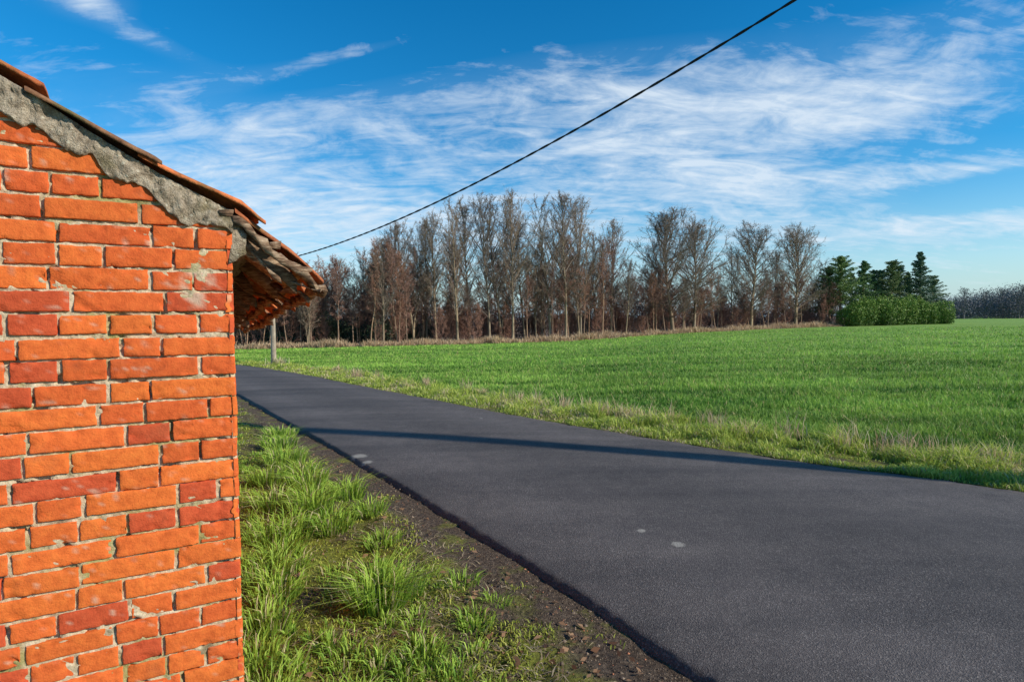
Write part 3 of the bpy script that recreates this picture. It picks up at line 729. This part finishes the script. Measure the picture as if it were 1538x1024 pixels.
def leafcloud(centers,rad,n,size,c0,c1,seed,fill=.55):
    r=np.random.default_rng(seed); m=len(centers); i=r.integers(0,m,n)
    d=r.normal(0,1,(n,3)); d/=np.linalg.norm(d,axis=1)[:,None]; rr=r.uniform(fill,1.0,n)[:,None]
    P=centers[i]+d*rr*rad[i]*(.8+.4*fbm(d[:,0]*3+i,d[:,1]*3+d[:,2]*2,seed)[:,None])
    a=r.normal(0,1,(n,3)); a/=np.linalg.norm(a,axis=1)[:,None]; b2=np.cross(a,r.normal(0,1,(n,3))); b2/=np.linalg.norm(b2,axis=1)[:,None]
    s=size*r.uniform(.5,1.3,n)[:,None]
    V=np.stack([P-a*s,P+b2*s*.5,P+a*s,P-b2*s*.5],1).reshape(-1,3); q=np.arange(n)[:,None]*4+np.arange(4)
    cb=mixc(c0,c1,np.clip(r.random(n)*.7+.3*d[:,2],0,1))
    return V,q,np.repeat(cb,4,0)
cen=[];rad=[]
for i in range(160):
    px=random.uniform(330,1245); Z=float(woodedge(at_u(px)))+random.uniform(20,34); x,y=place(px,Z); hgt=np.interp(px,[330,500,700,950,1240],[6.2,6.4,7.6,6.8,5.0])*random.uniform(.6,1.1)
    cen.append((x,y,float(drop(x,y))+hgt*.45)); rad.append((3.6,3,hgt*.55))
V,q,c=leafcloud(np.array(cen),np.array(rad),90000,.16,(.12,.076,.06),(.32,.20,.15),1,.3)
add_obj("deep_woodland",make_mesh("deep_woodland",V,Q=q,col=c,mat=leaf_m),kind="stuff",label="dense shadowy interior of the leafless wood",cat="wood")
cen=[];rad=[]
for i in range(34):
    px=random.uniform(340,650); Z=float(woodedge(at_u(px)))+random.uniform(3,14); x,y=place(px,Z); hgt=random.uniform(1.5,4.2)
    cen.append((x,y,float(drop(x,y))+hgt*.45)); rad.append((random.uniform(1,2.4),1.5,hgt*.55))
V,q,c=leafcloud(np.array(cen),np.array(rad),24000,.13,(.025,.04,.022),(.10,.125,.055),2)
add_obj("evergreen_underwood",make_mesh("evergreen_underwood",V,Q=q,col=c,mat=leaf_m),kind="stuff",label="dark evergreen bushes under the leafless trees",cat="bushes")
m=46000; uu=rng.uniform(-.55,.62,m); yy=woodedge(uu)+rng.uniform(-1.2,2.0,m)+(fbm(uu*40,uu*0,4)-.5)*2.5; xx=uu*yy
hh=(.12+.85*rng.random(m)**2.5)*(.15+1.6*fbm(xx*.5,yy*.5,8)**1.3)
V_,T_,Q_,C_=blades(np.stack([xx,yy,drop(xx,yy)],1),hh,np.full(m,.07),rng.uniform(.1,.8,m),mixc((.38,.24,.13),(.78,.60,.38),rng.random(m)))
add_obj("dry_bank_grass",make_mesh("dry_bank_grass",V_,T_,Q_,col=C_,mat=gm),kind="stuff",label="straw-coloured dry grass along the foot of the wood",cat="dry grass")
# hedge
cen=[];rad=[]
for i in range(40):
    px=1272+i*3.75; Z=float(woodedge(at_u(px)))-1.5+random.uniform(-1,1) if px<1398 else 99.5+random.uniform(-1,1)
    x,y=place(px,Z); hgt=random.uniform(3.6,5.5)
    if px<1290: hgt*=.8
    if px>1402: hgt*=.8
    cen.append((x,y,hgt*.40)); rad.append((random.uniform(1.1,1.9),1.8,hgt*.58))
V,q,c=leafcloud(np.array(cen),np.array(rad),64000,.13,(.06,.12,.02),(.27,.38,.07),3,.72)
add_obj("evergreen_hedge",make_mesh("evergreen_hedge",V,Q=q,col=c,mat=leaf_m),label="tall rounded dense green hedge at the field edge",cat="hedge")
# conifers
def conifer(seed,H,R,f0,c0,c1,pw):
    random.seed(seed); tr=MB(); tr.tube([Vector((0,0,-.3)),Vector((.05,0,H*.5)),Vector((0,.03,H))],[.2,.12,.02],7)
    pts=[];rads=[]; br=MB(); n=90
    for i in range(n):
        f=f0+(1-f0)*(i/n); l=R*((1-f)/(1-f0))**pw*random.uniform(.45,1.3)+.15; az=i*2.4+random.gauss(0,.5)
        p=Vector((0,0,H*f)); d=Vector((math.cos(az),math.sin(az),random.uniform(-.2,.2)+.4*f))
        b1=limb(p,d,l,4,.09,.04); br.tube(b1,[.04,.03,.02,.015,.01],3,False)
        for k in range(5):
            q,_=along_pts(b1,.15+.85*k/4); pts.append(tuple(q)); s=.2+.5*(1-k/5)*l/R; rads.append((s*1.3,s*1.3,s*.8))
    V,q,c=leafcloud(np.array(pts),np.array(rads),28000,.085,c0,c1,seed,.1)
    bv=np.array([tuple(v) for v in br.v]); off=len(V)
    V=np.vstack([V,bv]); q=np.vstack([q,np.array(br.q)+off]); c=np.vstack([c,np.full((len(bv),3),.1)])
    return tr.mesh("conifer_trunk",bk_wood,True),make_mesh("conifer_crown",V,Q=q,col=c,mat=leaf_m)
for i in range(5): kinds["con%d"%i]=conifer(600+i,11,[3.4,4.0,3.3,3.1,3.6][i],[.12,.15,.34,.1,.2][i],[(.05,.11,.035),(.06,.11,.05),(.08,.14,.035),(.05,.10,.055),(.06,.10,.03)][i],[(.20,.31,.09),(.24,.31,.12),(.30,.40,.11),(.19,.27,.14),(.26,.32,.10)][i],[.8,.6,.45,.85,.5][i])
for i,(px,dz,h,kk) in enumerate([(1262,2,11.4,2),(1246,5,10.0,4),(1294,3,11.0,0),(1312,7,9.8,1),(1337,4,11.2,4),(1352,7,10.6,1),(1382,4,13.0,3),(1400,9,9.0,1),(1322,9,10.0,4),(1366,9,9.6,0),(1279,8,9.3,1)]):
    Z=float(woodedge(at_u(min(px,1380))))+dz; x,y=place(px,Z); s=h/11
    lab={0:"dark green spruce behind the hedge",1:"broad dense evergreen behind the hedge",2:"tall pine with bare lower trunk beside the hedge",3:"tall pointed fir rising above the hedge",4:"irregular rounded pine behind the hedge"}[kk]
    put_tree("con%d"%kk,x,y,s*random.uniform(.9,1.1),lab,"conifers behind the hedge",name="conifer_tree",sz=s)
# far woodland, aerial haze painted into its bluish grey leaf colour
cen=[];rad=[]
for i in range(420):
    Z=random.uniform(215,330); uq=random.uniform(.70,1.15); hgt=random.uniform(8,15)*Z/260*(1+.2*math.sin(uq*23))
    cen.append((uq*Z,Z,hgt*.40)); rad.append((random.uniform(4,8),4,hgt*.56))
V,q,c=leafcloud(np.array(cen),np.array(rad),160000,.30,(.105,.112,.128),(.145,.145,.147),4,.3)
add_obj("distant_woodland",make_mesh("distant_woodland",V,Q=q,col=c,mat=leaf_m),kind="stuff",label="haze-tinted distant woodland beyond the fields",cat="wood")
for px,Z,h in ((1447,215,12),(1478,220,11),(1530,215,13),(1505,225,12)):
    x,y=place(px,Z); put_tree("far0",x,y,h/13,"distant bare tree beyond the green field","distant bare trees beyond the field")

# ------------------------------------------------------------ light & sky
EL=math.radians(27); az=(.933,-.359)
sun=bpy.data.lights.new("sun",'SUN'); sun.energy=5.0; sun.angle=math.radians(.6); sun.color=(1,.94,.84)
so=bpy.data.objects.new("sun",sun); COL.objects.link(so)
so.rotation_euler=Vector((az[0]*math.cos(EL),az[1]*math.cos(EL),math.sin(EL))).to_track_quat('Z','Y').to_euler()
w=bpy.data.worlds.new("World"); scene.world=w; w.use_nodes=True; nt=w.node_tree
bg=nt.nodes["Background"]; bg.inputs[1].default_value=.15
sky=N(nt,"ShaderNodeTexSky",sky_type='NISHITA'); sky.sun_disc=False; sky.sun_elevation=EL; sky.sun_rotation=math.atan2(az[0],az[1])
sky.air_density=1.0; sky.dust_density=.2; sky.ozone_density=1.5
hs=N(nt,"ShaderNodeHueSaturation"); hs.inputs["Saturation"].default_value=1.78; hs.inputs["Value"].default_value=1.03; L(nt,sky.outputs[0],hs.inputs["Color"])
tc=N(nt,"ShaderNodeTexCoord").outputs["Generated"]; s=N(nt,"ShaderNodeSeparateXYZ"); L(nt,tc,s.inputs[0])
x,y,z=s.outputs
ym=M(nt,'MAXIMUM',y,.05); sx=M(nt,'DIVIDE',x,ym); sz=M(nt,'DIVIDE',z,ym)
def gauss(px,py,rx,ry,tilt,amp):
    cx=(px-769)/854; cz=(478-py)/854
    dx=M(nt,'SUBTRACT',sx,cx); dz=M(nt,'SUBTRACT',M(nt,'SUBTRACT',sz,cz),M(nt,'MULTIPLY',dx,tilt))
    a=M(nt,'DIVIDE',dx,rx/854); b_=M(nt,'DIVIDE',dz,ry/854)
    e=M(nt,'EXPONENT',M(nt,'MULTIPLY',M(nt,'ADD',M(nt,'MULTIPLY',a,a),M(nt,'MULTIPLY',b_,b_)),-1.0))
    return M(nt,'MULTIPLY',e,amp)
cov=None
for g in ((900,165,230,75,.08,.47),(1190,180,230,80,.12,.46),(330,235,380,120,-.05,.50),(1400,120,200,70,.25,.44),(650,350,700,75,0,.44),(150,8,50,20,-.2,.75),(220,55,80,16,-.4,.45),(1130,280,240,45,-.1,.42),
   (1420,345,220,22,.03,.5),(600,70,200,14,.25,.4),(1450,262,120,16,.1,.45),(800,10,460,50,.1,-.8),(1470,300,150,30,.1,-.45),(520,115,200,20,.2,-.3)):
    q=gauss(*g); cov=q if cov is None else M(nt,'ADD',cov,q)
zp=M(nt,'ADD',M(nt,'MAXIMUM',z,0.0),.25)
cb=N(nt,"ShaderNodeCombineXYZ"); L(nt,M(nt,'DIVIDE',x,zp),cb.inputs[0]); L(nt,M(nt,'DIVIDE',y,zp),cb.inputs[1])
mp=N(nt,"ShaderNodeMapping"); mp.inputs["Rotation"].default_value=(0,0,math.radians(-34)); mp.inputs["Scale"].default_value=(1.5,2.6,1); L(nt,cb.outputs[0],mp.inputs[0])
mp2=N(nt,"ShaderNodeMapping"); mp2.inputs["Rotation"].default_value=(0,0,math.radians(-54)); mp2.inputs["Scale"].default_value=(2.2,7.0,1); L(nt,cb.outputs[0],mp2.inputs[0])
na=noise(nt,mp.outputs[0],1.9,12,.62,1.4); nb_=noise(nt,mp2.outputs[0],1.7,10,.64,1.5); nc_=noise(nt,cb.outputs[0],8,9,.62,.9)
nn_=M(nt,'ADD',M(nt,'ADD',M(nt,'MULTIPLY',na,.44),M(nt,'MULTIPLY',nb_,.34)),M(nt,'MULTIPLY',nc_,.22))
cl=M(nt,'MULTIPLY',M(nt,'SUBTRACT',M(nt,'ADD',nn_,M(nt,'MULTIPLY',cov,.32)),.54),4.2,clamp=True)
cl=M(nt,'MULTIPLY',M(nt,'POWER',cl,1.15),.80)
veil=M(nt,'MULTIPLY',M(nt,'MULTIPLY',cov,.42,clamp=True),ramp(nt,na,[(.3,.45),(.6,1.0)]))
haze=M(nt,'MULTIPLY',M(nt,'EXPONENT',M(nt,'MULTIPLY',M(nt,'MAXIMUM',z,0.0),-8.0)),.85)
c=mix(nt,haze,hs.outputs[0],(2.2,3.9,5.5))
c=mix(nt,veil,c,(3.2,4.5,5.8))
c=mix(nt,cl,c,(5.2,5.85,6.5))
L(nt,c,bg.inputs[0])

# ------------------------------------------------------------ camera
cam=bpy.data.cameras.new("camera"); cam.lens=20; cam.sensor_width=36; cam.clip_end=6000; cam.clip_start=.05
co_=bpy.data.objects.new("camera",cam); COL.objects.link(co_); co_.location=(0,0,1.6)
q=Quaternion((1,0,0),math.radians(90-2.28))@Quaternion((0,0,1),math.radians(-.45))
co_.rotation_mode='QUATERNION'; co_.rotation_quaternion=q
scene.camera=co_
scene.view_settings.view_transform='Standard'; scene.view_settings.look='None'; scene.view_settings.exposure=0
